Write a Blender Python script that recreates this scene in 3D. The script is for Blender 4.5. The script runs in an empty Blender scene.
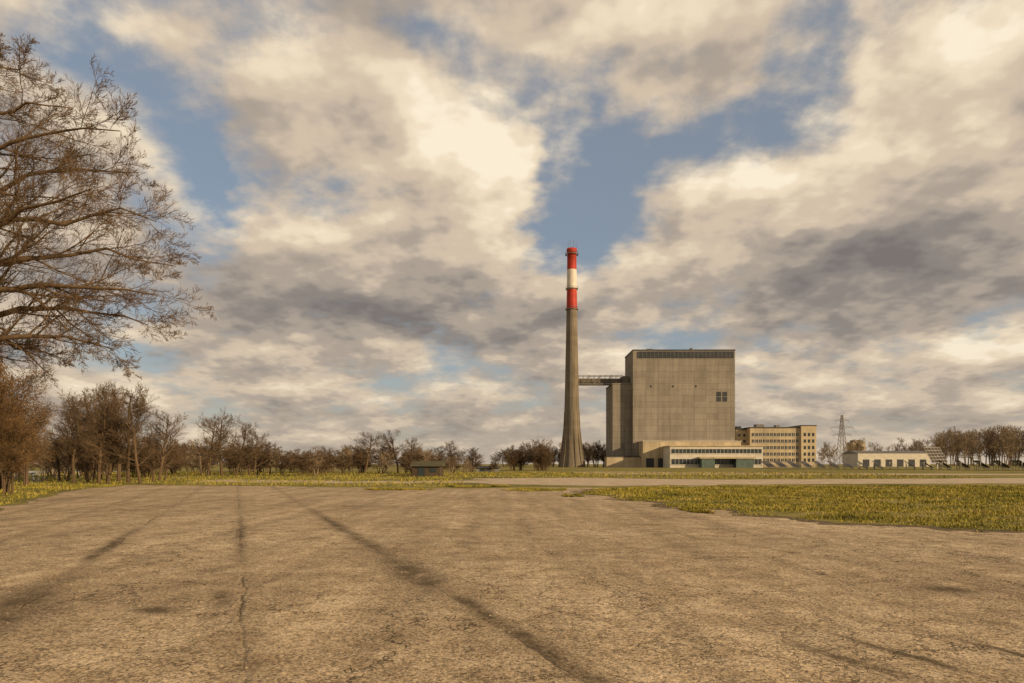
import bpy, math, random
import numpy as np
from mathutils import Vector, Matrix, noise as mn
F=683.0; HV=464.0; CH=1.7
scene=bpy.context.scene
scene.view_settings.view_transform='Standard'
scene.view_settings.look='None'
scene.view_settings.exposure=0
def PX(u,d): return (u-512)/F*d
def PZ(v,d): return CH+(HV-v)/F*d

# ------------------------------------------------------------------ node helper
class NT:
    def __init__(s,tree): s.t=tree; s.n=tree.nodes; s.l=tree.links
    def node(s,typ,**kw):
        n=s.n.new(typ)
        for k,v in kw.items(): setattr(n,k,v)
        return n
    def set(s,sock,v):
        if hasattr(v,'is_output'): s.l.new(v,sock)
        else: sock.default_value=v
    def m(s,op,a,b=None,c=None,clamp=False):
        n=s.n.new('ShaderNodeMath'); n.operation=op; n.use_clamp=clamp
        s.set(n.inputs[0],a)
        if b is not None: s.set(n.inputs[1],b)
        if c is not None: s.set(n.inputs[2],c)
        return n.outputs[0]
    def vm(s,op,a,b=None,c=None):
        n=s.n.new('ShaderNodeVectorMath'); n.operation=op
        s.set(n.inputs[0],a)
        if b is not None:
            if op=='SCALE': s.set(n.inputs['Scale'],b)
            else: s.set(n.inputs[1],b)
        if c is not None: s.set(n.inputs[2],c)
        return n.outputs['Value'] if op in('DOT_PRODUCT','LENGTH','DISTANCE') else n.outputs[0]
    def sep(s,v):
        n=s.n.new('ShaderNodeSeparateXYZ'); s.l.new(v,n.inputs[0]); return n.outputs
    def comb(s,x,y,z=0.0):
        n=s.n.new('ShaderNodeCombineXYZ'); s.set(n.inputs[0],x); s.set(n.inputs[1],y); s.set(n.inputs[2],z); return n.outputs[0]
    def noise(s,vec,scale,detail=5,rough=0.55,dist=0.0,out='Fac',dim='3D'):
        n=s.n.new('ShaderNodeTexNoise'); n.noise_dimensions=dim; s.l.new(vec,n.inputs['Vector'])
        n.inputs['Scale'].default_value=scale; n.inputs['Detail'].default_value=detail
        n.inputs['Roughness'].default_value=rough; n.inputs['Distortion'].default_value=dist
        return n.outputs[out]
    def mr(s,v,a,b,c=0.0,d=1.0,smooth=False):
        n=s.n.new('ShaderNodeMapRange'); n.clamp=True
        if smooth: n.interpolation_type='SMOOTHSTEP'
        s.set(n.inputs[0],v)
        for i,x in zip((1,2,3,4),(a,b,c,d)): s.set(n.inputs[i],x)
        return n.outputs[0]
    def mix(s,f,a,b,bt='MIX'):
        n=s.n.new('ShaderNodeMix'); n.data_type='RGBA'; n.blend_type=bt
        s.set(n.inputs[0],f); s.set(n.inputs[6],a); s.set(n.inputs[7],b); return n.outputs[2]
    def ramp(s,v,stops,interp='LINEAR'):
        n=s.n.new('ShaderNodeValToRGB'); s.set(n.inputs[0],v); cr=n.color_ramp; cr.interpolation=interp
        while len(cr.elements)<len(stops): cr.elements.new(0.5)
        for e,(p,c) in zip(cr.elements,stops): e.position=p; e.color=(*c,1)
        return n.outputs[0]
    def map(s,v,loc=(0,0,0),rot=(0,0,0),sc=(1,1,1),typ='POINT'):
        n=s.n.new('ShaderNodeMapping'); n.vector_type=typ; s.l.new(v,n.inputs[0])
        n.inputs[1].default_value=loc; n.inputs[2].default_value=rot; n.inputs[3].default_value=sc
        return n.outputs[0]
def C(r,g,b): return (r,g,b,1)
def newmat(name,rough=0.9,metal=0.0):
    m=bpy.data.materials.new(name); m.use_nodes=True
    t=NT(m.node_tree); b=m.node_tree.nodes['Principled BSDF']
    b.inputs['Roughness'].default_value=rough; b.inputs['Metallic'].default_value=metal
    b.inputs['Specular IOR Level'].default_value=0.25
    t.b=b; t.tc=t.node('ShaderNodeTexCoord'); t.P=t.tc.outputs['Object']
    return m,t
def simple(name,col,rough=0.85,metal=0.0,var=0.25,scale=0.5,spec=0.25):
    m,t=newmat(name,rough,metal)
    n=t.noise(t.P,scale,4,0.65)
    f=t.mr(n,0.3,0.7,1-var,1+var)
    t.set(t.b.inputs['Base Color'],t.vm('SCALE',C(*col)[:3],f))
    t.b.inputs['Specular IOR Level'].default_value=spec
    return m
def bump(t,h,strength,dist):
    n=t.node('ShaderNodeBump'); n.inputs['Strength'].default_value=strength; n.inputs['Distance'].default_value=dist
    t.l.new(h,n.inputs['Height']); t.l.new(n.outputs[0],t.b.inputs['Normal'])

# ------------------------------------------------------------------ world
w=bpy.data.worlds.new("World"); scene.world=w; w.use_nodes=True
w.cycles.sampling_method='MANUAL'; w.cycles.sample_map_resolution=256
t=NT(w.node_tree); t.n.clear()
SUN_EL=math.radians(17); SUN_AZ=math.radians(125)   # clockwise from +Y
STR=0.1
tc=t.node('ShaderNodeTexCoord'); dirv=t.vm('NORMALIZE',tc.outputs['Generated'])
x,y,z=t.sep(dirv)
sky=t.node('ShaderNodeTexSky'); sky.sky_type='NISHITA'; sky.sun_disc=False
sky.sun_elevation=SUN_EL; sky.sun_rotation=SUN_AZ; sky.air_density=1.0; sky.dust_density=1.5; sky.ozone_density=1.5
az=t.m('ARCTAN2',x,y); el=t.m('ARCSINE',z)
zc=t.m('ADD',t.m('MAXIMUM',z,0.0),0.26)
Q=t.comb(t.m('DIVIDE',x,zc),t.m('DIVIDE',y,zc),0.0)
wn=t.noise(Q,2.6,4,0.65,out='Color',dim='2D')
wv=t.vm('MULTIPLY',t.vm('SUBTRACT',wn,(0.5,0.5,0.5)),(0.18,0.13,0.0))
P=t.vm('ADD',t.comb(az,el,0.0),wv)
Pa,Pe,_=t.sep(P)
# cloud climate tables: (coverage, brightness) by azimuth and elevation over the whole front sky
COV=[(440,15,50,40,0,-.45),(500,62,60,20,-15,-.35),(572,130,32,60,0,-.48),(590,205,50,50,0,-.55),(560,250,30,40,0,-.3),
 (690,122,95,20,0,-.52),(803,35,34,70,0,-.48),(90,95,100,34,-15,-.50),(190,195,40,80,0,-.46),(20,20,60,40,0,-.3),
 (430,374,70,13,0,-.45),(655,160,55,30,0,-.34),(760,368,120,9,0,-.35),(500,395,120,7,0,-.2),(240,20,50,40,0,-.3),
 (600,296,50,14,0,-.3),(930,345,90,12,10,-.3),(330,60,70,30,-20,-.2),(120,330,60,25,0,-.25),
 (630,42,100,34,0,.42),(470,130,66,50,0,.38),(740,220,80,40,0,.3),(900,150,110,70,0,.28),(360,290,180,70,0,.25),(860,270,160,50,0,.25)]
BRI=[(470,100,75,42,0,.36),(505,190,60,60,0,.32),(620,30,120,34,0,.28),(350,150,110,60,0,.18),(720,195,80,28,-15,.34),
 (860,120,90,70,0,.30),(985,80,70,80,0,.30),(380,372,120,14,0,.22),(630,270,40,18,0,.3),(650,345,60,20,0,.32),
 (985,345,80,26,0,.32),(270,50,90,40,0,.18),(120,150,90,50,0,.12),(230,395,120,12,0,.2),(830,395,180,12,0,.26),
 (400,325,190,26,0,-.32),(250,290,110,36,0,-.14),(890,262,160,34,0,-.42),(800,312,110,18,0,-.2),(600,82,110,12,0,-.2),
 (480,415,250,13,0,-.20),(60,330,100,40,0,-.08),(1000,210,60,30,0,-.08),(900,415,200,9,0,-.06)]
def ev(base,lst,a,e):
    s_=base
    for (u,v,su,sv,rot,wt) in lst:
        a0=math.atan((u-512)/F); e0=math.atan((HV-v)/math.hypot(F,u-512)); k=math.cos(a0)
        dx,dy=a-a0,e-e0; r=math.radians(rot); dx,dy=dx*math.cos(r)+dy*math.sin(r),-dx*math.sin(r)+dy*math.cos(r)
        s_+=wt*math.exp(-(dx/(su/F*k*k))**2-(dy/(sv/F*k))**2)
    return s_
NR=14; EM=.72; PW=.75; NS=31; AM=.80
fa=t.mr(Pa,-AM,AM,0,1)
te=t.m('MULTIPLY',t.m('POWER',t.m('MAXIMUM',t.m('DIVIDE',Pe,EM),0.0001),PW),float(NR-1))
te=t.m('MINIMUM',te,NR-1.0)
acc=None
for i in range(NR):
    e_=EM*(i/(NR-1))**(1/PW); st=[]
    for j in range(NS):
        p=j/(NS-1); a_=-AM+2*AM*p
        st.append((p,(max(0,ev(.60,COV,a_,e_)),max(0,ev(.55,BRI,a_,e_)),0)))
    rc=t.ramp(fa,st,'EASE')
    wgt=t.m('SUBTRACT',1.0,t.m('ABSOLUTE',t.m('SUBTRACT',te,float(i))),clamp=True)
    acc=t.vm('SCALE',rc,wgt) if acc is None else t.vm('ADD',acc,t.vm('SCALE',rc,wgt))
cov,br,_=t.sep(acc)
n1=t.noise(Q,3.0,8,0.59,0.0,dim='2D')
Q2=t.vm('ADD',t.vm('MULTIPLY',Q,(0.935,0.935,1.0)),(0.04,0.0,0.0))
n2=t.noise(Q2,3.0,4,0.59,0.0,dim='2D')
rel=t.m('SUBTRACT',n1,n2)
nn_=t.m('SUBTRACT',n1,0.5)
dens=t.m('MULTIPLY_ADD',nn_,1.75,cov)
alpha=t.mr(dens,0.10,0.64,0,1,True)
bri=t.m('MULTIPLY_ADD',rel,1.35,br)
bri=t.m('MULTIPLY_ADD',nn_,-0.45,bri)
bri=t.m('MULTIPLY_ADD',t.m('SUBTRACT',1.0,alpha),0.06,bri)
cc=t.ramp(bri,[(0.0,(.195,.170,.160)),(0.22,(.265,.232,.21)),(0.45,(.42,.355,.295)),(0.68,(.65,.53,.40)),(0.88,(.86,.72,.53)),(1.0,(.97,.85,.66))],'EASE')
cc=t.vm('SCALE',cc,1/STR)
skyc=t.vm('MULTIPLY',sky.outputs[0],(0.75,0.95,1.0))
skyc=t.mix(0.52,skyc,C(3.5,3.7,4.1))
hz=t.m('POWER',0.3679,t.m('DIVIDE',t.m('MAXIMUM',el,0.0),0.075))
skyc=t.mix(t.m('MULTIPLY',hz,0.8),skyc,C(5.6,4.8,3.7))
col=t.mix(alpha,skyc,cc)
col=t.mix(t.m('MULTIPLY',hz,0.5),col,C(5.5,4.6,3.5))
bg=t.node('ShaderNodeBackground'); t.l.new(col,bg.inputs[0]); bg.inputs[1].default_value=STR
ow=t.node('ShaderNodeOutputWorld'); t.l.new(bg.outputs[0],ow.inputs[0])

# sun
sd=Vector((math.sin(SUN_AZ)*math.cos(SUN_EL),math.cos(SUN_AZ)*math.cos(SUN_EL),math.sin(SUN_EL)))
L=bpy.data.lights.new('sun','SUN'); L.energy=5.0; L.angle=math.radians(0.5); L.color=(1,.75,.45)
so=bpy.data.objects.new('sun',L); scene.collection.objects.link(so); so.rotation_euler=sd.to_track_quat('Z','Y').to_euler(); so.location=(60,-60,60)

# camera
cam=bpy.data.cameras.new('camera'); co=bpy.data.objects.new('camera',cam); scene.collection.objects.link(co)
co.location=(0,0,CH); co.rotation_euler=(math.radians(90),0,0)
cam.sensor_width=36; cam.lens=F/1024*36; cam.shift_y=(HV-341.5)/1024; cam.clip_start=0.1; cam.clip_end=20000
scene.camera=co

# ------------------------------------------------------------------ mesh helpers
def link(o,parent=None):
    scene.collection.objects.link(o)
    if parent: o.parent=parent
    return o
def empty(name,loc=(0,0,0)):
    e=bpy.data.objects.new(name,None); e.location=loc; e.empty_display_size=0.5; scene.collection.objects.link(e); return e
def mesh(name,vs,fs,mat,parent=None,smooth=False):
    me=bpy.data.meshes.new(name); me.from_pydata([tuple(v) for v in vs],[],fs)
    me.materials.append(mat)
    if smooth: me.polygons.foreach_set('use_smooth',[True]*len(fs))
    me.update()
    return link(bpy.data.objects.new(name,me),parent)
def fastmesh(name,V,nv,mat,parent=None):
    me=bpy.data.meshes.new(name); n=len(V); nf=n//nv
    me.vertices.add(n); me.vertices.foreach_set('co',V.astype(np.float32).ravel())
    me.loops.add(n); me.loops.foreach_set('vertex_index',np.arange(n,dtype=np.int32))
    me.polygons.add(nf); me.polygons.foreach_set('loop_start',np.arange(nf,dtype=np.int32)*nv)
    me.materials.append(mat); me.update(calc_edges=True)
    o=bpy.data.objects.new(name,me); return link(o,parent)
def boxes(name,bl,mat,parent=None):
    vs=[];fs=[]
    for (x0,x1,y0,y1,z0,z1) in bl:
        k=len(vs)
        vs+=[(x0,y0,z0),(x1,y0,z0),(x1,y1,z0),(x0,y1,z0),(x0,y0,z1),(x1,y0,z1),(x1,y1,z1),(x0,y1,z1)]
        fs+=[(k,k+3,k+2,k+1),(k+4,k+5,k+6,k+7),(k,k+1,k+5,k+4),(k+1,k+2,k+6,k+5),(k+2,k+3,k+7,k+6),(k+3,k,k+4,k+7)]
    return mesh(name,vs,fs,mat,parent)
def beams(name,segs,mat,parent=None,sides=4):
    vs=[];fs=[]
    for (a,b,r) in segs:
        a=Vector(a);b=Vector(b);d=(b-a).normalized(); ref=Vector((0,0,1)) if abs(d.z)<.9 else Vector((1,0,0))
        p=d.cross(ref).normalized();q=d.cross(p);k=len(vs)
        for e in (a,b):
            for i in range(sides):
                an=2*math.pi*(i+.5)/sides; vs.append(e+p*math.cos(an)*r+q*math.sin(an)*r)
        for i in range(sides):
            j=(i+1)%sides; fs.append((k+i,k+j,k+sides+j,k+sides+i))
        fs.append(tuple(k+i for i in range(sides))[::-1]); fs.append(tuple(k+sides+i for i in range(sides)))
    return mesh(name,vs,fs,mat,parent)
def lathe(name,prof,mat,parent,n=48,cx=0,cy=0):
    vs=[];fs=[]
    for (r,zz) in prof:
        for i in range(n):
            a=2*math.pi*i/n; vs.append((cx+r*math.cos(a),cy+r*math.sin(a),zz))
    for j in range(len(prof)-1):
        for i in range(n):
            k=(i+1)%n; fs.append((j*n+i,j*n+k,(j+1)*n+k,(j+1)*n+i))
    return mesh(name,vs,fs,mat,parent,smooth=True)
def rag(poly,step,amp,seed):
    out=[];n=len(poly)
    for i in range(n):
        a=Vector((*poly[i],0));b=Vector((*poly[(i+1)%n],0)); m=max(1,int((b-a).length/step)); d=(b-a).normalized(); nn=Vector((-d.y,d.x,0))
        for k in range(m):
            p=a.lerp(b,k/m); s=mn.noise(Vector((p.x*.35+seed,p.y*.35,seed)))*1.3+mn.noise(Vector((p.x*1.7,p.y*1.7,seed)))*.6+mn.noise(Vector((p.x*6,p.y*6,seed)))*.25
            p=p+nn*s*amp; out.append((p.x,p.y))
    return out
def sheet(name,poly,zz,mat,step=0.6,amp=0.5,seed=1):
    if amp>0: poly=rag(poly,step,amp,seed)
    return mesh(name,[(a,b,zz) for a,b in poly],[tuple(range(len(poly)))],mat)
def inside(poly,X,Y):
    c=np.zeros(len(X),bool);n=len(poly);j=n-1
    for i in range(n):
        xi,yi=poly[i];xj,yj=poly[j]
        if yi!=yj: c^=((yi>Y)!=(yj>Y))&(X<(xj-xi)*(Y-yi)/(yj-yi)+xi)
        j=i
    return c

# ------------------------------------------------------------------ ground materials
def grass_mat(name):
    m,t=newmat(name,0.95)
    n1=t.noise(t.P,0.10,3,0.6); n2=t.noise(t.P,0.9,4,0.7); n3=t.noise(t.P,14,2,0.7)
    f=t.m('ADD',t.m('ADD',t.m('MULTIPLY',n1,0.9),t.m('MULTIPLY',n2,0.7)),t.m('MULTIPLY',n3,0.35))
    c=t.ramp(t.mr(f,0.68,1.27),[(0,(.05,.042,.016)),(.3,(.12,.11,.022)),(.5,(.20,.17,.032)),(.75,(.28,.22,.065)),(1,(.31,.23,.12))])
    t.set(t.b.inputs['Base Color'],c); bump(t,n3,0.6,0.06); return m
m_grass=grass_mat('grass_ground')
m_asph,t=newmat('worn_asphalt',0.88)
x,y,z=t.sep(t.P)
wobc=t.sep(t.noise(t.P,0.5,4,0.65,out='Color'))
s=t.m('ADD',t.m('MULTIPLY_ADD',y,0.403,x),t.m('MULTIPLY',t.m('SUBTRACT',wobc[0],0.5),0.42))
nm=t.noise(t.P,1.6,5,0.65); nf=t.noise(t.P,30,2,0.85); ng=t.noise(t.P,9,3,0.75)
nb=t.noise(t.P,0.17,4,0.6)
st=t.noise(t.map(t.P,(0,0,0),(0,0,math.radians(-22)),(1.3,.10,1)),1.0,4,0.6)
base=t.ramp(t.mr(t.m('ADD',t.m('MULTIPLY',nb,0.5),t.m('MULTIPLY',nm,0.5)),0.37,0.63),[(0,(.24,.168,.094)),(.5,(.41,.305,.185)),(1,(.57,.44,.285))])
base=t.vm('SCALE',base,t.mr(st,0.32,0.68,0.74,1.2))
base=t.vm('SCALE',base,t.mr(nf,0.28,0.72,0.32,1.68))
base=t.vm('SCALE',base,t.mr(ng,0.3,0.7,0.72,1.28))
vor=t.node('ShaderNodeTexVoronoi'); vor.inputs['Scale'].default_value=48; t.l.new(t.P,vor.inputs['Vector'])
sp=t.sep(vor.outputs['Color'])[0]
base=t.mix(t.m('MULTIPLY',t.m('GREATER_THAN',sp,0.90),0.5),base,C(.64,.53,.39))
base=t.mix(t.m('MULTIPLY',t.m('LESS_THAN',sp,0.15),0.65),base,C(.07,.05,.03))
dist=t.m('PINGPONG',t.m('ADD',s,-0.08+2.62*8),1.31)
wd=t.mr(nm,0.38,0.7,0.010,0.085)
seam=t.m('SUBTRACT',1.0,t.m('DIVIDE',dist,wd),clamp=True)
rightfade=t.mr(s,3.2,4.5,1.0,0.45)
pres=t.mr(wobc[1],0.40,0.58,0.08,0.85)
seam=t.m('MULTIPLY',t.m('MULTIPLY',seam,pres),rightfade)
halo=t.m('MULTIPLY',t.mr(dist,0.0,0.40,1,0,True),t.mr(t.m('ADD',st,t.m('MULTIPLY',ng,.4)),0.58,0.92,0,0.55))
halo=t.m('MULTIPLY',halo,rightfade)
def cracks(sc,wdt,seed):
    wp=t.vm('ADD',t.P,t.vm('SCALE',t.vm('SUBTRACT',t.noise(t.P,2.6*sc,4,0.75,out='Color'),(.5,.5,.5)),0.65/sc))
    v=t.node('ShaderNodeTexVoronoi'); v.feature='DISTANCE_TO_EDGE'; v.inputs['Scale'].default_value=sc
    t.l.new(t.map(wp,(seed,seed,0)),v.inputs['Vector'])
    return t.mr(v.outputs['Distance'],0.0,wdt*sc,1,0)
cr=t.m('MULTIPLY',cracks(0.45,0.030,3.1),t.mr(wobc[2],0.44,0.52,0,0.85))
cr2=t.m('MULTIPLY',cracks(1.6,0.014,8.1),t.mr(nb,0.47,0.55,0,0.75))
def stain(s0,y0,ws,wy):
    a=t.m('MULTIPLY_ADD',s,1/ws,-s0/ws); b=t.m('MULTIPLY_ADD',y,1/wy,-y0/wy)
    return t.m('POWER',0.3679,t.m('MULTIPLY_ADD',a,a,t.m('MULTIPLY',b,b)))
stt=stain(2.72,10.6,.38,1.9)
for a in ((-2.62,7.9,.36,1.8),(2.80,7.0,.16,3.0),(2.75,18,.22,8.0),(5.30,5.9,.10,.6),(-.9,7.9,.28,.22),(-.2,8.6,.16,.5),(5.95,6.0,.07,.9),(6.9,6.1,.06,1.2),(0.1,17,.13,5),(-2.6,14,.16,4),(9.5,9.2,.5,.3)):
    stt=t.m('MAXIMUM',stt,stain(*a))
stt=t.m('MULTIPLY',stt,t.mr(t.m('ADD',nm,t.m('MULTIPLY',ng,.5)),0.58,0.86,0.10,1.4),clamp=True)
dark=t.m('MAXIMUM',t.m('MAXIMUM',seam,cr),t.m('MAXIMUM',cr2,t.m('MULTIPLY',stt,.88)))
dark=t.m('MAXIMUM',dark,halo)
dark=t.m('MAXIMUM',dark,t.m('MULTIPLY',t.mr(t.m('MULTIPLY_ADD',wobc[2],.6,t.m('MULTIPLY',ng,.4)),.56,.65,0,.5),rightfade))
base=t.mix(dark,base,C(.065,.043,.018))
pale=t.m('MULTIPLY',t.mr(st,0.56,0.68,0,.4),t.mr(nm,.45,.6))
base=t.mix(pale,base,C(.60,.48,.33))
t.set(t.b.inputs['Base Color'],base)
h=t.m('SUBTRACT',t.m('ADD',t.m('MULTIPLY',nf,0.6),t.m('MULTIPLY',nm,1.2)),t.m('MULTIPLY',t.m('MAXIMUM',seam,t.m('MAXIMUM',cr,cr2)),1.2))
bump(t,h,0.8,0.018)
m_road=simple('pale_concrete_path',(.44,.35,.24),.9,var=.3,scale=.6)
m_soil_shade=simple('soil_shade_margin',(.13,.092,.05),.95,var=.55,scale=2)  # soil; its dark brown also paints the shadow edge along the turf

mesh('ground',[(-6000,-400,0),(6000,-400,0),(6000,9000,0),(-6000,9000,0)],[(0,1,2,3)],m_grass)
ap=[(-1,-30),(70,-30),(70,50),(14,53),(8,47),(3,50),(-4,46.5),(-11,49),(-18,52),(-31,55),(-28,43),(-18.3,24),(-11,4)]
sheet('asphalt_apron',ap,0.012,m_asph,.35,.6,2)
sheet('access_path',[(-2,58),(6,53),(14,54.5),(25,58),(45,60),(90,72),(90,92),(45,78),(22,74),(8,84),(-4,80)],0.006,m_road,.8,1.1,5)
sheet('service_road',[(15,110),(140,100),(140,112),(60,122),(28,150),(12,150)],0.005,m_road,2,.8,6)
sheet('dirt_track',[(-30,64),(-12,60),(-2,62),(-2,70),(-16,68),(-32,75)],0.007,m_road,.8,1.2,16)
turf=[(5.8,46),(4.6,38),(5.6,33),(6.9,28.5),(7.9,24.2),(8.7,20.8),(9.9,18.6),(12.6,16.9),(22,13),(60,8),(68,12),(68,52),(45,52),(25,52.5),(12,51)]
turfr=rag(turf,.18,1.1,9)
soil_shade=[(a-.5,b-.42) if a<50 else (a,b) for a,b in rag(turf,.18,1.45,9)]
mesh('soil_shade_margin',[(a,b,.017) for a,b in soil_shade],[tuple(range(len(soil_shade)))],m_soil_shade)  # soil strip with the turf's edge shadow put into its colour
mesh('turf_patch',[(a,b,.022) for a,b in turfr],[tuple(range(len(turfr)))],m_grass)
isl=[rag([(.8,42),(3.2,42.6),(3.6,46),(1.6,47),(-.6,44)],.3,.5,12),rag([(-4,49.5),(0,50.5),(-.5,52),(-5,51.5)],.3,.2,15),
     rag([(2.9,35),(3.6,35),(3.5,38),(2.8,38)],.2,.3,19),rag([(6.3,23.6),(6.9,23),(6.8,25.5),(6.2,25.4)],.2,.22,21),rag([(-9,44),(-5,44.6),(-6,46),(-10,45.4)],.3,.3,22)]
for q in isl: mesh('turf_island',[(a,b,.024) for a,b in q],[tuple(range(len(q)))],m_grass)
m_blade,t=newmat('grass_blades',0.8)
n=t.noise(t.P,0.4,4,.7); n2=t.noise(t.P,9,1,.6)
t.set(t.b.inputs['Base Color'],t.ramp(t.mr(t.m('ADD',t.m('MULTIPLY',n,.8),t.m('MULTIPLY',n2,.4)),.42,.78),[(0,(.07,.07,.016)),(.3,(.17,.155,.022)),(.6,(.31,.255,.035)),(.8,(.38,.29,.07)),(1,(.38,.28,.14))]))
rng=np.random.default_rng(4)
def blades(name,poly,N,hmin,hmax,z0,wd=.012,near=True,parent=None,thr=-.25):
    xs=[p[0] for p in poly];ys=[p[1] for p in poly]
    X=rng.uniform(min(xs),min(max(xs),60),N*3)
    u=rng.random(N*3); Y=min(ys)+(max(ys)-min(ys))*(u**1.5 if near else u)
    k=inside(poly,X,Y)&(abs(X)<Y*.85+2)
    X=X[k][:N];Y=Y[k][:N]
    cl=np.array([mn.noise(Vector((a*.5,b*.5,2)))*.7+mn.noise(Vector((a*2.3,b*2.3,5)))*.6 for a,b in zip(X,Y)])
    k=cl>thr; X=X[k];Y=Y[k];cl=cl[k];n=len(X)
    H=(hmin+(hmax-hmin)*rng.random(n)**2)*np.clip(.75+1.5*cl,.2,2.4)
    a=rng.uniform(0,6.28,n); sc=1+Y/25; dx=np.cos(a)*wd*sc; dy=np.sin(a)*wd*sc
    lean=H*.5; lx=rng.normal(0,1,n)*lean; ly=rng.normal(0,1,n)*lean
    V=np.zeros((n,3,3)); V[:,0]=np.stack([X-dx,Y-dy,np.full(n,z0)],1);V[:,1]=np.stack([X+dx,Y+dy,np.full(n,z0)],1);V[:,2]=np.stack([X+lx,Y+ly,z0+H],1)
    return fastmesh(name,V.reshape(-1,3),3,m_blade,parent)
blades('grass_turf',turfr,105000,.03,.15,.02,thr=-.30)
blades('grass_margin',soil_shade,45000,.02,.09,.015,thr=.05)
for q in isl: blades('grass_clump',q,3000,.04,.15,.022)
blades('grass_field',[(-60,50),(-34,58),(-18,53),(-4,51),(-4,57),(-6,81),(8,86),(22,76),(45,80),(90,94),(120,140),(-90,140),(-90,50)],40000,.06,.26,0,.015,thr=-.1)
blades('grass_verge',[(-40,24),(-19,24.3),(-28.5,43),(-31.5,56),(-50,60),(-60,40)],14000,.05,.20,0,.012,near=False,thr=-.05)
m_water,t=newmat('river_water',0.08); t.b.inputs['Base Color'].default_value=C(.05,.07,.09); bump(t,t.noise(t.map(t.P,(0,0,0),(0,0,0),(1,.2,1)),2,4,.6),.25,.05)
sheet('river',[(-41,49),(-37,49),(-56,90),(-90,160),(-160,160),(-60,52)],0.004,m_water,2,.5,3)

# ------------------------------------------------------------------ trees
def tubes(polys,kbig=7):
    vs=[];fs=[]
    for pts,rad in polys:
        k=kbig if rad[0]>.06 else (5 if rad[0]>.035 else 3)
        base=len(vs); n=len(pts)
        d0=(pts[1]-pts[0]).normalized(); ref=Vector((0.3,.2,.93)) if abs(d0.z)<.9 else Vector((1,.1,0))
        for i in range(n):
            d=(pts[min(i+1,n-1)]-pts[max(i-1,0)])
            if d.length<1e-6: d=d0
            d.normalize(); p=d.cross(ref)
            if p.length<1e-4: p=d.cross(Vector((0,1,0)))
            p.normalize(); q=d.cross(p); r=rad[i]
            for j in range(k):
                a=6.28318*j/k; vs.append(pts[i]+p*(r*math.cos(a))+q*(r*math.sin(a)))
        for i in range(n-1):
            for j in range(k):
                j2=(j+1)%k; fs.append((base+i*k+j,base+i*k+j2,base+(i+1)*k+j2,base+(i+1)*k+j))
    return vs,fs
def rndperp(d,rg):
    v=Vector((rg.gauss(0,1),rg.gauss(0,1),rg.gauss(0,1))); p=v-d*v.dot(d)
    return p.normalized() if p.length>1e-4 else Vector((1,0,0))
def grow(out,p,d,Lh,r,lev,PR,rg,tips=None):
    n=PR['seg'][lev]; pts=[p.copy()];rr=[r]; d=d.normalized(); tip=max(PR['rmin'],r*(.25 if lev else .35))
    for i in range(n):
        d=(d+rndperp(d,rg)*PR['wob'][lev]*rg.random()*1.6+Vector((0,0,PR['trop'][lev]))).normalized()
        p=p+d*(Lh/n); pts.append(p.copy()); rr.append(max(PR['rmin'],r+(tip-r)*((i+1)/n)))
    out.append((pts,rr)); kids(out,pts,rr,Lh,lev,PR,rg,tips)
    if tips is not None and lev>=len(PR['n'])-1: tips.append(pts[-1]); tips.append(pts[len(pts)//2])
def kids(out,pts,rr,Lh,lev,PR,rg,tips=None):
    if lev>=len(PR['n']): return
    n=len(pts)-1
    for c in range(PR['n'][lev]):
        t0=PR['st'][lev]; tt=t0+(1-t0)*((c+rg.random())/PR['n'][lev]); f=min(tt*n,n-.001); i=int(f)
        q=pts[i].lerp(pts[i+1],f-i); dd=(pts[i+1]-pts[i]).normalized()
        a=math.radians(PR['ang'][lev]*rg.uniform(.7,1.3)); pd=rndperp(dd,rg)
        cd=dd*math.cos(a)+pd*math.sin(a)
        rad=rr[i]+(rr[i+1]-rr[i])*(f-i)
        L2=Lh*PR['rat'][lev]*rg.uniform(.65,1.25)*(1.15-.6*tt)
        grow(out,q,cd,L2,max(PR['rmin'],rad*PR['rr'][lev]),lev+1,PR,rg,tips)
def barkmat(name,c1,c2,sc=3):
    m,t=newmat(name,.9); n=t.noise(t.map(t.P,(0,0,0),(0,0,0),(1,1,.4)),sc,3,.7)
    t.set(t.b.inputs['Base Color'],t.ramp(t.mr(n,.3,.7),[(0,c1),(1,c2)])); return m
m_bark=barkmat('bark_warm',(.075,.046,.024),(.20,.13,.07))
m_bark2=barkmat('bark_brown',(.065,.042,.024),(.16,.105,.058),.5)
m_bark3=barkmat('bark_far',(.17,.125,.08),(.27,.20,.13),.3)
m_leaf=barkmat('withered_leaves',(.09,.05,.02),(.22,.13,.05),1.2)
def bez(a,b,c,n,rg,w):
    o=[]
    for i in range(n+1):
        tt=i/n; p=a*(1-tt)**2+b*2*tt*(1-tt)+c*tt*tt
        if 0<i: p=p+Vector((rg.gauss(0,w),rg.gauss(0,w),rg.gauss(0,w)))
        o.append(p)
    return o
rg=random.Random(11)
PRB=dict(seg=[6,6,4,3,3],wob=[.2,.15,.22,.24,.25],trop=[.0,.03,.05,.06,.06],n=[12,9,7,5],st=[.25,.12,.1,.1],ang=[36,38,38,36],rat=[.33,.50,.5,.5],rr=[.5,.5,.55,.7],rmin=.0055)
D=28.0; tx=-24.6; ty=D
out=[]
trunk=[Vector((tx,ty,-.1)),Vector((tx+.1,ty,2.2)),Vector((tx-.15,ty+.2,4.5)),Vector((tx+.1,ty,7.5)),Vector((tx+.4,ty-.1,11)),Vector((tx+.3,ty+.2,14.5)),Vector((tx+.8,ty,18.5))]
out.append((trunk,[.62,.46,.42,.36,.27,.17,.06]))
def W(u,v,dd=0): return Vector((PX(u,D+dd),D+dd,PZ(v,D+dd)))
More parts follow.
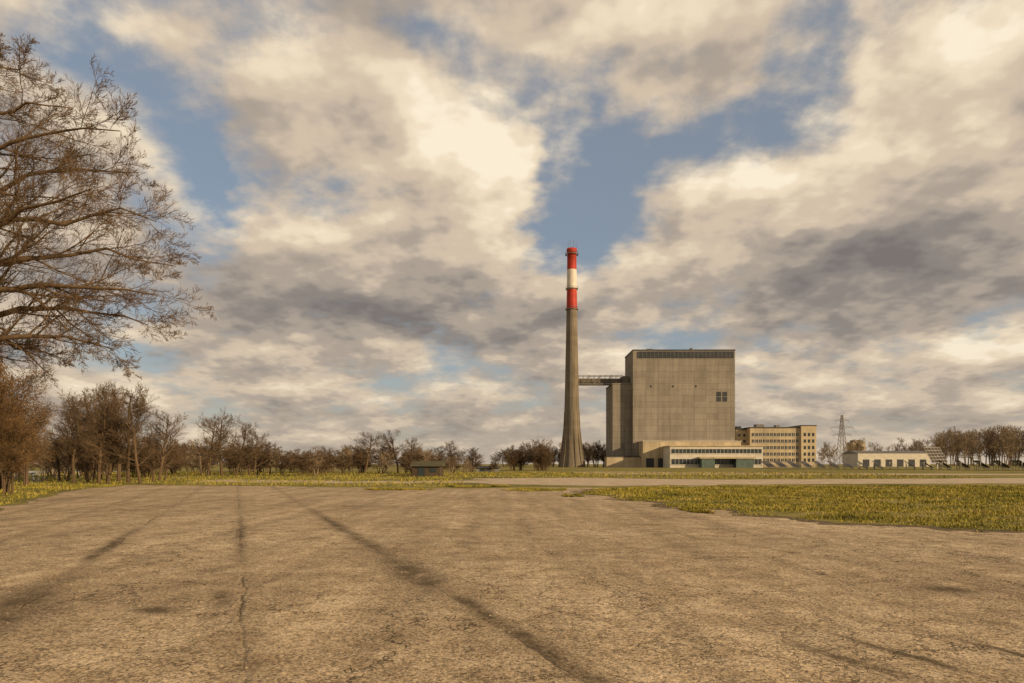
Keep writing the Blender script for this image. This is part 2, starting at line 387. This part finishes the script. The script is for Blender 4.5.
limbs=[
 (5.0,(20,305),(112,352),-1.5,.17),(6.5,(20,285),(150,325),1.0,.19),(7.5,(20,255),(160,298),-2,.20),
 (8.5,(0,232),(176,264),2.5,.19),(9.5,(5,195),(158,224),-.5,.18),(10.5,(-10,150),(140,174),1.5,.16),
 (11.5,(-20,110),(118,138),-2.5,.15),(12.5,(-30,90),(72,102),0,.13),(13.5,(-40,60),(30,68),2,.12),(15,(-50,40),(-5,36),-1,.10),
 (9,(-10,215),(95,190),-4,.15),(5.6,(0,325),(60,360),2.5,.14),
 (6,(-200,330),(-290,310),0,.18),(8,(-200,230),(-300,200),3,.17),(10,(-190,150),(-270,120),-3,.15),(13,(-150,60),(-200,30),1,.12)]
for (z0,cu,eu,dd,r) in limbs:
    a=Vector((tx+.05,ty+.05,z0)); pts=bez(a,W(*cu,dd*.5),W(*eu,dd),9,rg,.12)
    rr=[r*(1-i/9)+.018*(i/9) for i in range(10)]
    out.append((pts,rr)); Lh=sum((pts[i+1]-pts[i]).length for i in range(9)); kids(out,pts,rr,Lh*.95,0,PRB,rg)
for i,dd in enumerate([(-.5,-5,1),(0,6,.5)]):
    grow(out,Vector((tx,ty,7+i*1.5)),Vector(dd),6,.14,1,PRB,rg)
vs,fs=tubes(out)
e=empty('large_bare_tree'); mesh('trunk_and_branches',vs,fs,m_bark,e,smooth=True)

def tree_variant(seed,H,spread,rmin,n,leaves=0,trunkr=.16,multi=1,up=.10):
    rg=random.Random(seed); o=[]; tips=[] if leaves else None
    PR=dict(seg=[6,4,3,2],wob=[.10,.18,.24,.26],trop=[.10,up,.08,.05],n=n,st=[.22,.15,.1],ang=[spread,38,38],rat=[.42,.50,.5],rr=[.45,.55,.6],rmin=rmin)
    for k in range(multi):
        a=rg.uniform(0,6.28); off=Vector((math.cos(a),math.sin(a),0))*(.0 if multi==1 else rg.uniform(.1,.9))
        grow(o,off,Vector((off.x*.25+rg.gauss(0,.06),off.y*.25+rg.gauss(0,.06),1)),H*(1 if k==0 else rg.uniform(.6,.95)),trunkr,0,PR,rg,tips)
    vs,fs=tubes(o,6); return vs,fs,tips
def mkmesh(name,vs,fs,mat):
    me=bpy.data.meshes.new(name)
    zs=[v[2] for v in vs]; q=10/np.percentile(zs,99.7)      # normalise to 10 m crown height
    me.from_pydata([(v[0]*q,v[1]*q,v[2]*q) for v in vs],[],fs); me.materials.append(mat); me.update(); return me
mids=[]
for i in range(4):
    vs,fs,_=tree_variant(20+i,8.5,[44,52,48,58][i],.010,[24,10,8],trunkr=.16,multi=[1,2,1,1][i])
    mids.append(mkmesh('bare_tree_mesh',vs,fs,m_bark2))
def put(me,name,u,d,H,rot,sx=1.0,child='trunk_and_branches'):
    e=empty(name,(PX(u,d),d,0)); o=bpy.data.objects.new(child,me); link(o,e); s=H/10; o.scale=(s*sx,s*sx,s); o.rotation_euler=(0,0,rot)
rg=random.Random(5)
for (u,d,v,sx) in [(74,58,398,1.1),(88,64,390,1.1),(100,60,386,1.1),(116,66,382,1.1),(128,62,384,1.2),(140,58,396,1.1),(62,68,412,1.2),(110,75,390,1.3),(152,66,410,1.2),(165,72,428,1.2),(92,70,396,1.2),
                (208,97,414,1.1),(222,92,409,1.3),(236,96,416,1.2),(250,99,430,1.2),(360,120,432,1.6),(398,125,430,1.6),(412,140,438,1.3),(456,150,441,1.4),(322,118,446,1.2),(270,105,440,1.3),(188,80,446,1.2)]:
    put(rg.choice(mids),'bare_tree',u,d,(PZ(v,d)),rg.uniform(0,6.28),sx)
vs,fs,tips=tree_variant(77,9,50,.012,[20,7,5],trunkr=.14,multi=4,leaves=1)
zq=10/np.percentile([v[2] for v in vs],99.7)
me=mkmesh('thicket',vs,fs,m_bark2)
rr_=np.random.default_rng(8); T=np.array([tuple(p) for p in tips])*zq; T=np.repeat(T,4,0)+rr_.normal(0,.2,(len(T)*4,3))
T=T[T[:,2]>.2]
n=len(T); a=rr_.normal(0,1,(n,3)); a/=np.linalg.norm(a,axis=1)[:,None]; b=rr_.normal(0,1,(n,3)); b=np.cross(a,b); b/=np.linalg.norm(b,axis=1)[:,None]
sz=rr_.uniform(.03,.06,n)[:,None]
V=np.stack([T-a*sz,T+b*sz*.6,T+a*sz,T-b*sz*.6],1).reshape(-1,3)
lo=fastmesh('leaves',V,4,m_leaf); lme=lo.data; bpy.data.objects.remove(lo)
for (u,d,H,rot) in [(-34,42,9.2,0),(2,45,8.8,2),(24,54,7.0,1),(-10,50,9.2,4),(8,38,5.0,5)]:
    e=empty('russet_beech_tree',(PX(u,d),d,0)); s=H/10
    for nm_,mm in (('trunk_and_branches',me),('leaves',lme)):
        o=bpy.data.objects.new(nm_,mm); link(o,e); o.scale=(s,s,s); o.rotation_euler=(0,0,rot)
def lowm(m_,mat):
    vs,fs,_=m_; return mkmesh('far_tree_mesh',vs,fs,mat)
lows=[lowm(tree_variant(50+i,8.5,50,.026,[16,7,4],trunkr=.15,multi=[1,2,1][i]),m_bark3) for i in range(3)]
shr=[lowm(tree_variant(60+i,8.5,62,.026,[18,7,4],trunkr=.09,multi=5,up=.02),m_bark2) for i in range(2)]
def mass(name,items):
    e=empty(name)
    for i,(me_,x_,y_,H,sx,rot) in enumerate(items):
        o=bpy.data.objects.new('tree_part',me_); link(o,e); o.location=(x_,y_,0); q=H/10; o.scale=(q*sx,q*sx,q); o.rotation_euler=(0,0,rot)
def interp(u,tab):
    for (a,va),(b,vb) in zip(tab,tab[1:]):
        if a<=u<=b: return va+(vb-va)*(u-a)/(b-a)
    return tab[-1][1]
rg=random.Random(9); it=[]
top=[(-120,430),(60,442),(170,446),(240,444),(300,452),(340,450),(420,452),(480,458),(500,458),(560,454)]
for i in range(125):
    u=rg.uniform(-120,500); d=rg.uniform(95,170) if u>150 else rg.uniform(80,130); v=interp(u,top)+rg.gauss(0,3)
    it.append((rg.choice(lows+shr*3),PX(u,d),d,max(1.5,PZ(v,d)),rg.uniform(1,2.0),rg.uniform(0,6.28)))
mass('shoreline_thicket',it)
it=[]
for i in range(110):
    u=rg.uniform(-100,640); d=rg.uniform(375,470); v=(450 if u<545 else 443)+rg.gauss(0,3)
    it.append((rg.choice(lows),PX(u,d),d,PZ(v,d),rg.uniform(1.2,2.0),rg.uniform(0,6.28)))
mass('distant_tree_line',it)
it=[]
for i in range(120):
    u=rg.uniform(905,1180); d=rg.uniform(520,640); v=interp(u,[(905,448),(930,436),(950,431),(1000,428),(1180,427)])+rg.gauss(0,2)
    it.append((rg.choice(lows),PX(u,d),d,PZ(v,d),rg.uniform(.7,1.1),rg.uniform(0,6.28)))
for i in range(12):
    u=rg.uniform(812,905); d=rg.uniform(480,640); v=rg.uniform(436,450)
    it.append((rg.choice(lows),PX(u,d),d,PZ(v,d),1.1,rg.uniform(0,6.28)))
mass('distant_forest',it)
it=[]
for i in range(12):
    u=rg.uniform(508,552); d=rg.uniform(170,190); v=interp(u,[(498,460),(515,446),(535,442),(556,450)])+rg.gauss(0,1.5)
    it.append((rg.choice(shr),PX(u,d),d,PZ(v,d),rg.uniform(1,1.4),rg.uniform(0,6.28)))
mass('shrub_mass',it)
for (u,d,v) in ((553,385,447),(560,392,449),(588,400,443),(596,395,441),(604,402,444)):
    e=empty('russet_beech_tree',(PX(u,d),d,0)); s=PZ(v,d)/10
    for nm_,mm in (('trunk_and_branches',me),('leaves',lme)):
        o=bpy.data.objects.new(nm_,mm); link(o,e); o.scale=(s,s,s); o.rotation_euler=(0,0,u)

# ------------------------------------------------------------------ buildings
def concrete(name,c,pw=6.,ph=3.,stain=.35,mort=.06,dk=.72):
    m,t=newmat(name,.9); x,y,z=t.sep(t.P); v=t.comb(t.m('ADD',x,y),z,0.)
    b=t.node('ShaderNodeTexBrick'); b.offset=0.; t.l.new(v,b.inputs['Vector']); b.inputs['Scale'].default_value=1
    b.inputs['Brick Width'].default_value=pw; b.inputs['Row Height'].default_value=ph; b.inputs['Mortar Size'].default_value=mort
    b.inputs['Color1'].default_value=C(.90,.90,.90); b.inputs['Color2'].default_value=C(1.06,1.06,1.06); b.inputs['Mortar'].default_value=C(dk,dk,dk); b.inputs['Mortar Smooth'].default_value=.3
    st=t.noise(t.map(v,(0,0,0),(0,0,0),(.45,.035,1)),1,5,.65); n=t.noise(t.P,.08,4,.6); nf=t.noise(t.P,1.2,3,.7)
    f=t.m('MULTIPLY',t.mr(st,.35,.65,1-stain,1.0+stain*.25),t.m('MULTIPLY',t.mr(n,.3,.7,.85,1.12),t.mr(nf,.3,.7,.92,1.08)))
    t.set(t.b.inputs['Base Color'],t.vm('SCALE',t.vm('MULTIPLY',b.outputs[0],c),f)); return m
m_conc=concrete('facade_panels',(.245,.215,.178),6.,3.,.22,.10,.70)
m_cream=concrete('cream_render',(.48,.39,.26),4,3.3,.25,.03,.85)
m_white=simple('white_panel',(.52,.48,.40),.7,var=.15)
m_chim=concrete('chimney_concrete',(.19,.155,.112),50,2.4,.35,.05,.86)
m_red=simple('red_paint',(.36,.035,.020),.6,var=.3,scale=.35)
m_wht=simple('white_paint',(.60,.54,.46),.6,var=.15,scale=.35)
m_dark=simple('dark_louvre',(.035,.038,.045),.5)
m_steel=simple('galvanised_steel',(.16,.15,.14),.5,.5)
m_glass=simple('window_glass',(.03,.04,.045),.12,spec=.6,var=.4,scale=.4)
m_roof=simple('roof_bitumen',(.07,.065,.06),.9)
m_green=simple('teal_panel',(.08,.11,.10),.6)

e=empty('reactor_building')
X0,X1=PX(633,341),PX(735,341); ZT=PZ(350.5,341)
boxes('main_walls',[(X0,X1,341,365,0,ZT)],m_conc,e)
boxes('roof_parapet',[(X0-.2,X1+.2,340.8,365.2,ZT+.003,ZT+.5)],m_dark,e)
bz0,bz1=PZ(358,341),PZ(351.5,341); bx0,bx1=PX(638,341),PX(733.5,341)
boxes('louvre_band',[(bx0,bx1,340.75,341.02,bz0,bz1)],m_dark,e)
boxes('louvre_fins',[(bx0+i*(bx1-bx0)/24-.1,bx0+i*(bx1-bx0)/24+.1,340.6,340.74,bz0,bz1) for i in range(25)],m_steel,e)
boxes('roof_vents',[(X0+8,X0+11,346,350,ZT+.6,ZT+1.7),(X0+30,X0+31,346,348,ZT+.6,ZT+2.2)],m_steel,e)
wl=[]
for uu in (716.5,722.5):
    wl.append((PX(uu,341),PX(uu+4.6,341),340.9,341.02,PZ(401.5,341),PZ(391.8,341)))
boxes('upper_windows',wl,m_dark,e)
boxes('upper_window_frames',[(a-.15,b+.15,340.86,340.95,(c+d)/2-.1,(c+d)/2+.1) for a,b,_,_,c,d in wl],m_conc,e)
LX0=50.8; LZ=PZ(384,345)
boxes('west_wing_walls',[(LX0,X0-.003,345,369,0,LZ)],m_conc,e)
boxes('west_wing_parapet',[(LX0-.2,X0-.01,344.8,369.2,LZ+.003,LZ+.5)],m_conc,e)
boxes('stair_head',[(X0-3.6,X0-.3,351,360,LZ+.5,PZ(376,351))],m_conc,e)
boxes('base_vents',[(PX(u,341),PX(u,341)+.8,340.9,341.02,40,41) for u in (650,672,695)],m_dark,e)

e=empty('turbine_annex')
ax0,ax1=PX(643,330),PX(741,330); az1=PZ(441.5,330)
boxes('walls',[(ax0,ax1,330,340.9,0,az1)],m_cream,e)
boxes('roof',[(ax0-.3,ax1+.3,329.7,340.9,az1+.003,az1+.35)],m_white,e)
boxes('low_wing',[(PX(607,335),ax0-.01,336,344,0,PZ(457,335))],m_cream,e)
boxes('low_wing_roof',[(PX(607,335)-.2,ax0-.02,335.7,344,PZ(457,335)+.003,PZ(457,335)+.4)],m_roof,e)
boxes('gates',[(PX(u,330),PX(u+8,330),329.9,330.02,0.05,4.5) for u in (646,658)],m_dark,e)

e=empty('workshop_building')
d=315; x0,x1=PX(670,d),PX(763,d); zt=PZ(446.5,d)
boxes('walls',[(x0,x1,d,329.6,0,zt)],m_white,e)
boxes('roof',[(x0-.4,x1+.4,d-.5,329.6,zt+.003,zt+.45)],m_cream,e)
wb=[];fr=[]
rows=[(PZ(453.3,d),PZ(449,d)),(PZ(464.5,d),PZ(459,d))]
for (a,b) in rows:
    wb.append((x0+.6,x1-.6,d-.06,d+.02,a,b)); nn=24
    for i in range(nn+1):
        xx=x0+.6+i*(x1-x0-1.2)/nn; fr.append((xx-.06,xx+.06,d-.16,d-.065,a,b))
    fr.append((x0+.3,x1-.3,d-.28,d-.005,a-.25,a-.003)); 
boxes('window_bands',wb,m_glass,e); boxes('window_mullions',fr,m_white,e)
boxes('projecting_canopy',[(PX(697,d),PX(752,d),d-5,d-.3,PZ(458.5,d)-.1,PZ(457,d))],m_cream,e)
boxes('entrance_block',[(PX(699,d),PX(712,d),d-4.6,d-.3,0,PZ(458.5,d)-.11),(PX(733,d),PX(750,d),d-4.6,d-.3,0,PZ(458.5,d)-.11)],m_green,e)

e=empty('link_building')
boxes('walls',[(PX(736,350),PX(749.5,350),350,370,0,PZ(430,350))],m_cream,e)
boxes('roof',[(PX(736,350)-.3,PX(749.5,350)-.01,349.7,370.3,PZ(430,350)+.003,PZ(430,350)+.5)],m_roof,e)
boxes('windows',[(PX(u,350),PX(u+2.5,350),349.92,350.02,PZ(v+2.5,350),PZ(v,350)) for u in (738,743) for v in (434,440,446)],m_glass,e)
boxes('rooftop_plant',[(PX(737,352),PX(742,352),353,358,PZ(430,350)+.5,PZ(426,350)),],m_dark,e)

e=empty('office_building')
d=345; x0,x1=PX(750,d),PX(800,d); zt=PZ(428,d)
boxes('walls',[(x0,x1,d,d+16,0,zt)],m_cream,e)
boxes('roof',[(x0-.3,x1-.01,d-.3,d+16.3,zt+.003,zt+.5)],m_roof,e)
xe1=PX(815,d)
boxes('stair_tower',[(x1+.003,xe1,d-1.5,d+17,0,PZ(426,d))],m_cream,e)
boxes('stair_tower_roof',[(x1-.2,xe1+.2,d-1.8,d+17.3,PZ(426,d)+.003,PZ(426,d)+.4)],m_roof,e)
wb=[];fr=[]
for v in (433,439.5,446,452.5,458.5):
    a,b=PZ(v+3.3,d),PZ(v,d); nn=13
    for i in range(nn):
        xx=x0+.9+i*(x1-x0-1.2)/nn; wb.append((xx,xx+1.35,d-.05,d+.02,a,b)); fr.append((xx-.1,xx+1.45,d-.2,d-.002,a-.2,a-.003)); fr.append((xx+.62,xx+.73,d-.1,d-.052,a,b))
    for i in range(3):
        xx=x1+1.2+i*2.1; wb.append((xx,xx+1.2,d-1.55,d-1.48,a,b))
boxes('windows',wb,m_glass,e); boxes('window_sills',fr,m_white,e)
boxes('rooftop_plant',[(x0+5,x0+9,d+5,d+9,zt+.5,zt+2.2),(x0+15,x0+17,d+5,d+8,zt+.5,zt+1.8)],m_steel,e)

# chimney
e=empty('striped_chimney'); cx,cy=PX(571.8,352),352
k=.5154; zz=lambda v: CH+(HV-v)*k
prof=[(13.2*k,0)]+[(r*k,zz(v)) for r,v in [(11.8,461),(10.3,452),(9.2,442),(8.2,428),(7.5,412),(7.0,395),(6.5,370),(6.0,345),(5.6,325),(5.3,309.5)]]
lathe('concrete_shaft',prof,m_chim,e,cx=cx,cy=cy)
lathe('lower_red_band',[(5.3*k,zz(309.5)),(5.0*k,zz(290))],m_red,e,cx=cx,cy=cy)
lathe('white_band',[(5.0*k,zz(290)),(4.75*k,zz(270))],m_wht,e,cx=cx,cy=cy)
lathe('upper_red_band',[(4.75*k,zz(270)),(4.6*k,zz(252)),(5.2*k,zz(251.5)),(5.2*k,zz(249)),(4.0*k,zz(249)),(4.0*k,zz(254)),(0.01,zz(254))],m_red,e,cx=cx,cy=cy)
def ring(v,r,h=.35): return [(r*k*.85,zz(v)),(r*k,zz(v)),(r*k,zz(v)+h),(r*k*.85,zz(v)+h)]
lathe('top_gallery',ring(255,6.6),m_steel,e,cx=cx,cy=cy); lathe('mid_gallery',ring(289.5,6.2,.3),m_steel,e,cx=cx,cy=cy); lathe('low_gallery',ring(310,6.4,.3),m_steel,e,cx=cx,cy=cy)
rl=[]
for v,r in ((255,6.6),(289.5,6.2),(310,6.4)):
    for i in range(20):
        a=6.283*i/20;b=6.283*(i+1)/20; p=lambda q,h:(cx+math.cos(q)*r*k,cy+math.sin(q)*r*k,zz(v)+h)
        rl+=[(p(a,.3),p(a,1.4),.04),(p(a,1.4),p(b,1.4),.04)]
rl+=[((cx+o,cy-1,zz(249)),(cx+o,cy-1,zz(h)),.10) for o,h in ((-2,243.5),(-1,239),(.8,240.5),(2.2,244))]
ax=math.radians(-105)
for j in range(len(prof)-1):
    (r0,z0),(r1,z1)=prof[j],prof[j+1]
    for off in (-.06,.06):
        rl.append(((cx+math.cos(ax+off)*(r0+.3),cy+math.sin(ax+off)*(r0+.3),z0),(cx+math.cos(ax+off)*(r1+.3),cy+math.sin(ax+off)*(r1+.3),z1),.14))
beams('railings_ladder_antennas',rl,m_steel,e)
vs=[];fs=[]
for i in range(12):
    a=6.283*(i+.5)/12; c,s_=math.cos(a),math.sin(a); tx_,ty_=-s_*.35,c*.35; kk=len(vs)
    for (r,z0) in prof[:6]:
        rr2=r+.45*(1 if z0<18 else .3)
        vs+=[(cx+c*rr2+tx_,cy+s_*rr2+ty_,z0),(cx+c*rr2-tx_,cy+s_*rr2-ty_,z0),(cx+c*(r-.3)-tx_,cy+s_*(r-.3)-ty_,z0),(cx+c*(r-.3)+tx_,cy+s_*(r-.3)+ty_,z0)]
    for j in range(5):
        b=kk+j*4
        for q in range(4): fs.append((b+q,b+(q+1)%4,b+4+(q+1)%4,b+4+q))
mesh('base_ribs',vs,fs,m_chim,e)

e=empty('duct_bridge'); zb=LZ+.9; ztp=zb+4.2; xa=cx+3.0; xb=X0-3.7
boxes('deck',[(xa,xb,350.6,355.4,zb-.5,zb),],m_conc,e)
boxes('exhaust_duct',[(xa,xb,351.6,354.4,zb+.6,zb+2.7)],m_chim,e)
sg=[]
for yy in (350.6,355.4):
    sg+=[((xa,yy,zb),(xb,yy,zb),.16),((xa,yy,ztp),(xb,yy,ztp),.18)]
    nn=8
    for i in range(nn+1):
        xx=xa+(xb-xa)*i/nn; sg.append(((xx,yy,zb),(xx,yy,ztp),.12))
        if i<nn: x2=xa+(xb-xa)*(i+1)/nn; sg.append(((xx,yy,zb if i%2 else ztp),(x2,yy,ztp if i%2 else zb),.10))
beams('truss',sg,m_steel,e)

def hut(name,u0,u1,vt,d,mw,mr_):
    e=empty(name); x0,x1=PX(u0,d),PX(u1,d); zt=PZ(vt,d); ze=zt*.68; yb=d+5
    boxes('walls',[(x0,x1,d,yb,0,ze)],mw,e)
    mesh('roof',[(x0-.3,d-.4,ze-.05),(x1+.3,d-.4,ze-.05),(x1+.3,(d+yb)/2,zt),(x0-.3,(d+yb)/2,zt),(x1+.3,yb+.4,ze-.05),(x0-.3,yb+.4,ze-.05)],[(0,1,2,3),(3,2,4,5),(0,3,5),(1,4,2)],mr_,e)
    boxes('door_and_windows',[(x0+.8,x0+1.7,d-.05,d+.02,.1,ze*.85)]+[(x0+2.4+i*1.6,x0+3.3+i*1.6,d-.05,d+.02,ze*.4,ze*.8) for i in range(max(1,int((x1-x0-3)/1.6)))],m_glass,e)
hut('garden_shed',412,440,461,92,simple('weathered_wood',(.07,.05,.032)),simple('mossy_roof',(.08,.07,.035)))
hut('garden_shed',476,499,466,150,simple('grey_board',(.20,.19,.17)),m_roof)

e=empty('power_pylon'); d=500; px_=PX(842,d); H=PZ(415,d); sg=[]
def hw(z_): return 3.4*(1-z_/H)**1.1*.9+.45
lv=[0,5,9.5,13.5,17,20,23,26,28.5,31,33.5,H]
for a,b in zip(lv,lv[1:]):
    for sx in(-1,1):
        for sy in (-1,1):
            sg.append(((px_+sx*hw(a),d+sy*hw(a),a),(px_+sx*hw(b),d+sy*hw(b),b),.20))
    for sy in(-1,1):
        sg.append(((px_-hw(a),d+sy*hw(a),a),(px_+hw(b),d+sy*hw(b),b),.12)); sg.append(((px_+hw(a),d+sy*hw(a),a),(px_-hw(b),d+sy*hw(b),b),.12))
    for sx in(-1,1):
        sg.append(((px_+sx*hw(a),d-hw(a),a),(px_+sx*hw(b),d+hw(b),b),.12))
for z_,ww in ((23,6.5),(28.5,8),(33.5,5)):
    for sx in(-1,1):
        sg+=[((px_,d,z_),(px_+sx*ww,d,z_),.18),((px_,d,z_+1.6),(px_+sx*ww,d,z_),.15),((px_+sx*ww,d,z_),(px_+sx*ww,d,z_-1.6),.12)]
beams('lattice',sg,m_steel,e)
sg=[]
for z_,ww in ((21.4,6.5),(26.9,8),(31.9,5)):
    for sx in(-1,1):
        prev=None
        for i in range(15):
            tt=i/14; p=(px_+sx*ww+170*tt,d+260*tt,z_-14*4*tt*(1-tt)*.5)
            if prev: sg.append((prev,p,.04))
            prev=p
beams('cables',sg,m_steel,e)

e=empty('concrete_silo_tower'); d=600
boxes('shaft',[(PX(853,d),PX(865.5,d),d,d+11,0,PZ(442,d))],m_cream,e); boxes('cap',[(PX(855,d),PX(863,d),d+1,d+9,PZ(442,d)+.003,PZ(440,d))],m_conc,e)
boxes('slots',[(PX(857,d)+i*3,PX(857,d)+i*3+1,d-.08,d+.02,6,PZ(444.5,d)) for i in range(2)],m_dark,e)
e=empty('low_warehouse'); d=420; x0,x1=PX(858,d),PX(930,d)
boxes('walls',[(x0,x1,d,d+20,0,PZ(453,d))],m_white,e)
mesh('roof',[(x0-.5,d-.5,PZ(453,d)+.01),(x1+.5,d-.5,PZ(453,d)+.01),(x1+.5,d+10,PZ(450.5,d)),(x0-.5,d+10,PZ(450.5,d)),(x1+.5,d+21,PZ(453,d)),(x0-.5,d+21,PZ(453,d))],[(0,1,2,3),(3,2,4,5),(0,3,5),(1,4,2)],m_steel,e)
boxes('doors',[(x0+3+i*7,x0+7+i*7,d-.08,d+.02,.1,4.5) for i in range(6)],m_dark,e)

m_pv=simple('solar_panel',(.05,.038,.028),.5,var=.4,scale=.3)
def quadthick(vs,fs,p,ax_,ay_,w_,h_,th):
    n_=ax_.cross(ay_).normalized(); k=len(vs)
    for s_ in (0,1):
        for (a,b) in ((0,0),(1,0),(1,1),(0,1)): vs.append(p+ax_*(w_*a)+ay_*(h_*b)+n_*(th*s_))
    fs+=[(k+3,k+2,k+1,k),(k+4,k+5,k+6,k+7)]+[(k+i,k+(i+1)%4,k+4+(i+1)%4,k+4+i) for i in range(4)]
def row(name,A,B,zlow,ht,tilt,flip):
    e=empty(name); A=Vector((*A,0));B=Vector((*B,0)); d=(B-A).normalized(); nrm=Vector((-d.y,d.x,0))*flip; Ln=(B-A).length
    up=(nrm*math.cos(tilt)+Vector((0,0,1))*math.sin(tilt)).normalized()
    vs=[];fs=[];sg=[]; n_=int(Ln/1.75)
    for i in range(n_):
        for j in range(3):
            quadthick(vs,fs,A+d*(i*1.75)+Vector((0,0,zlow))+up*(j*ht/3+.01),d,up,1.69,ht/3-.05,.05)
        if i%3==0:
            a=A+d*(i*1.75); b=a+nrm*math.cos(tilt)*ht*.8; sg+=[(a,a+Vector((0,0,zlow+.05)),.07),(b,b+Vector((0,0,zlow+math.sin(tilt)*ht*.8)),.07),(a+Vector((0,0,.4)),b+Vector((0,0,zlow+.5)),.05)]
    mesh('panels',vs,fs,m_pv,e); beams('rack_posts',sg,m_white,e)
A0=Vector((PX(768,232),232)); B0=Vector((PX(1024,165)+30,150))
NRW=24
for i in range(NRW):
    p=A0.lerp(B0,i/(NRW-1)); row('solar_panel_row',(p.x,p.y),(p.x+9,p.y+16),.7,3.4,math.radians(36),1)
e=empty('solar_tracker'); d=250; cx2=PX(940,d); vs=[];fs=[]
axv=Vector((.93,.36,0)); up=Vector((-.2,.45,.87)).normalized(); axv=(axv-up*axv.dot(up)).normalized()
for i in range(5):
    for j in range(5): quadthick(vs,fs,Vector((cx2,d,2.2))+axv*((i-2.5)*1.65)+up*(j*1.3),axv,up,1.58,1.23,.05)
mesh('panel_array',vs,fs,m_pv,e); sg=[((cx2,d+1.6,0),(cx2,d+1.6,5),.25)]
for j in range(6): sg.append((Vector((cx2,d,2.2))-axv*4.2+up*(j*1.3-.03)-Vector((0,.08,0)),Vector((cx2,d,2.2))+axv*4.2+up*(j*1.3-.03)-Vector((0,.08,0)),.08))
for i in range(6): sg.append((Vector((cx2,d,2.2))+axv*((i-2.5)*1.65-.03)-Vector((0,.08,0)),Vector((cx2,d,2.2))+axv*((i-2.5)*1.65-.03)+up*6.5-Vector((0,.08,0)),.08))
beams('mast_and_frame',sg,simple('pale_frame',(.4,.38,.34)),e)
rr_=np.random.default_rng(3); n=2200
Y=4+rr_.random(n)**1.3*34; X=rr_.uniform(-1,1,n)*Y*.8; k_=X>-Y*.5-8; X=X[k_];Y=Y[k_];n=len(X)
sz=rr_.uniform(.004,.018,n); a=rr_.uniform(0,6.28,n)
b0=np.stack([X+np.cos(a)*sz*1.5,Y+np.sin(a)*sz*1.5,np.full(n,.012)],1);b1=np.stack([X+np.cos(a+2.1)*sz*1.5,Y+np.sin(a+2.1)*sz*1.5,np.full(n,.012)],1);b2=np.stack([X+np.cos(a+4.2)*sz*1.5,Y+np.sin(a+4.2)*sz*1.5,np.full(n,.012)],1);tp=np.stack([X,Y,.012+sz*1.1],1)
V=np.stack([b0,b1,tp,b1,b2,tp,b2,b0,tp],1).reshape(-1,3)
fastmesh('gravel',V,3,simple('gravel_stone',(.25,.19,.13)))
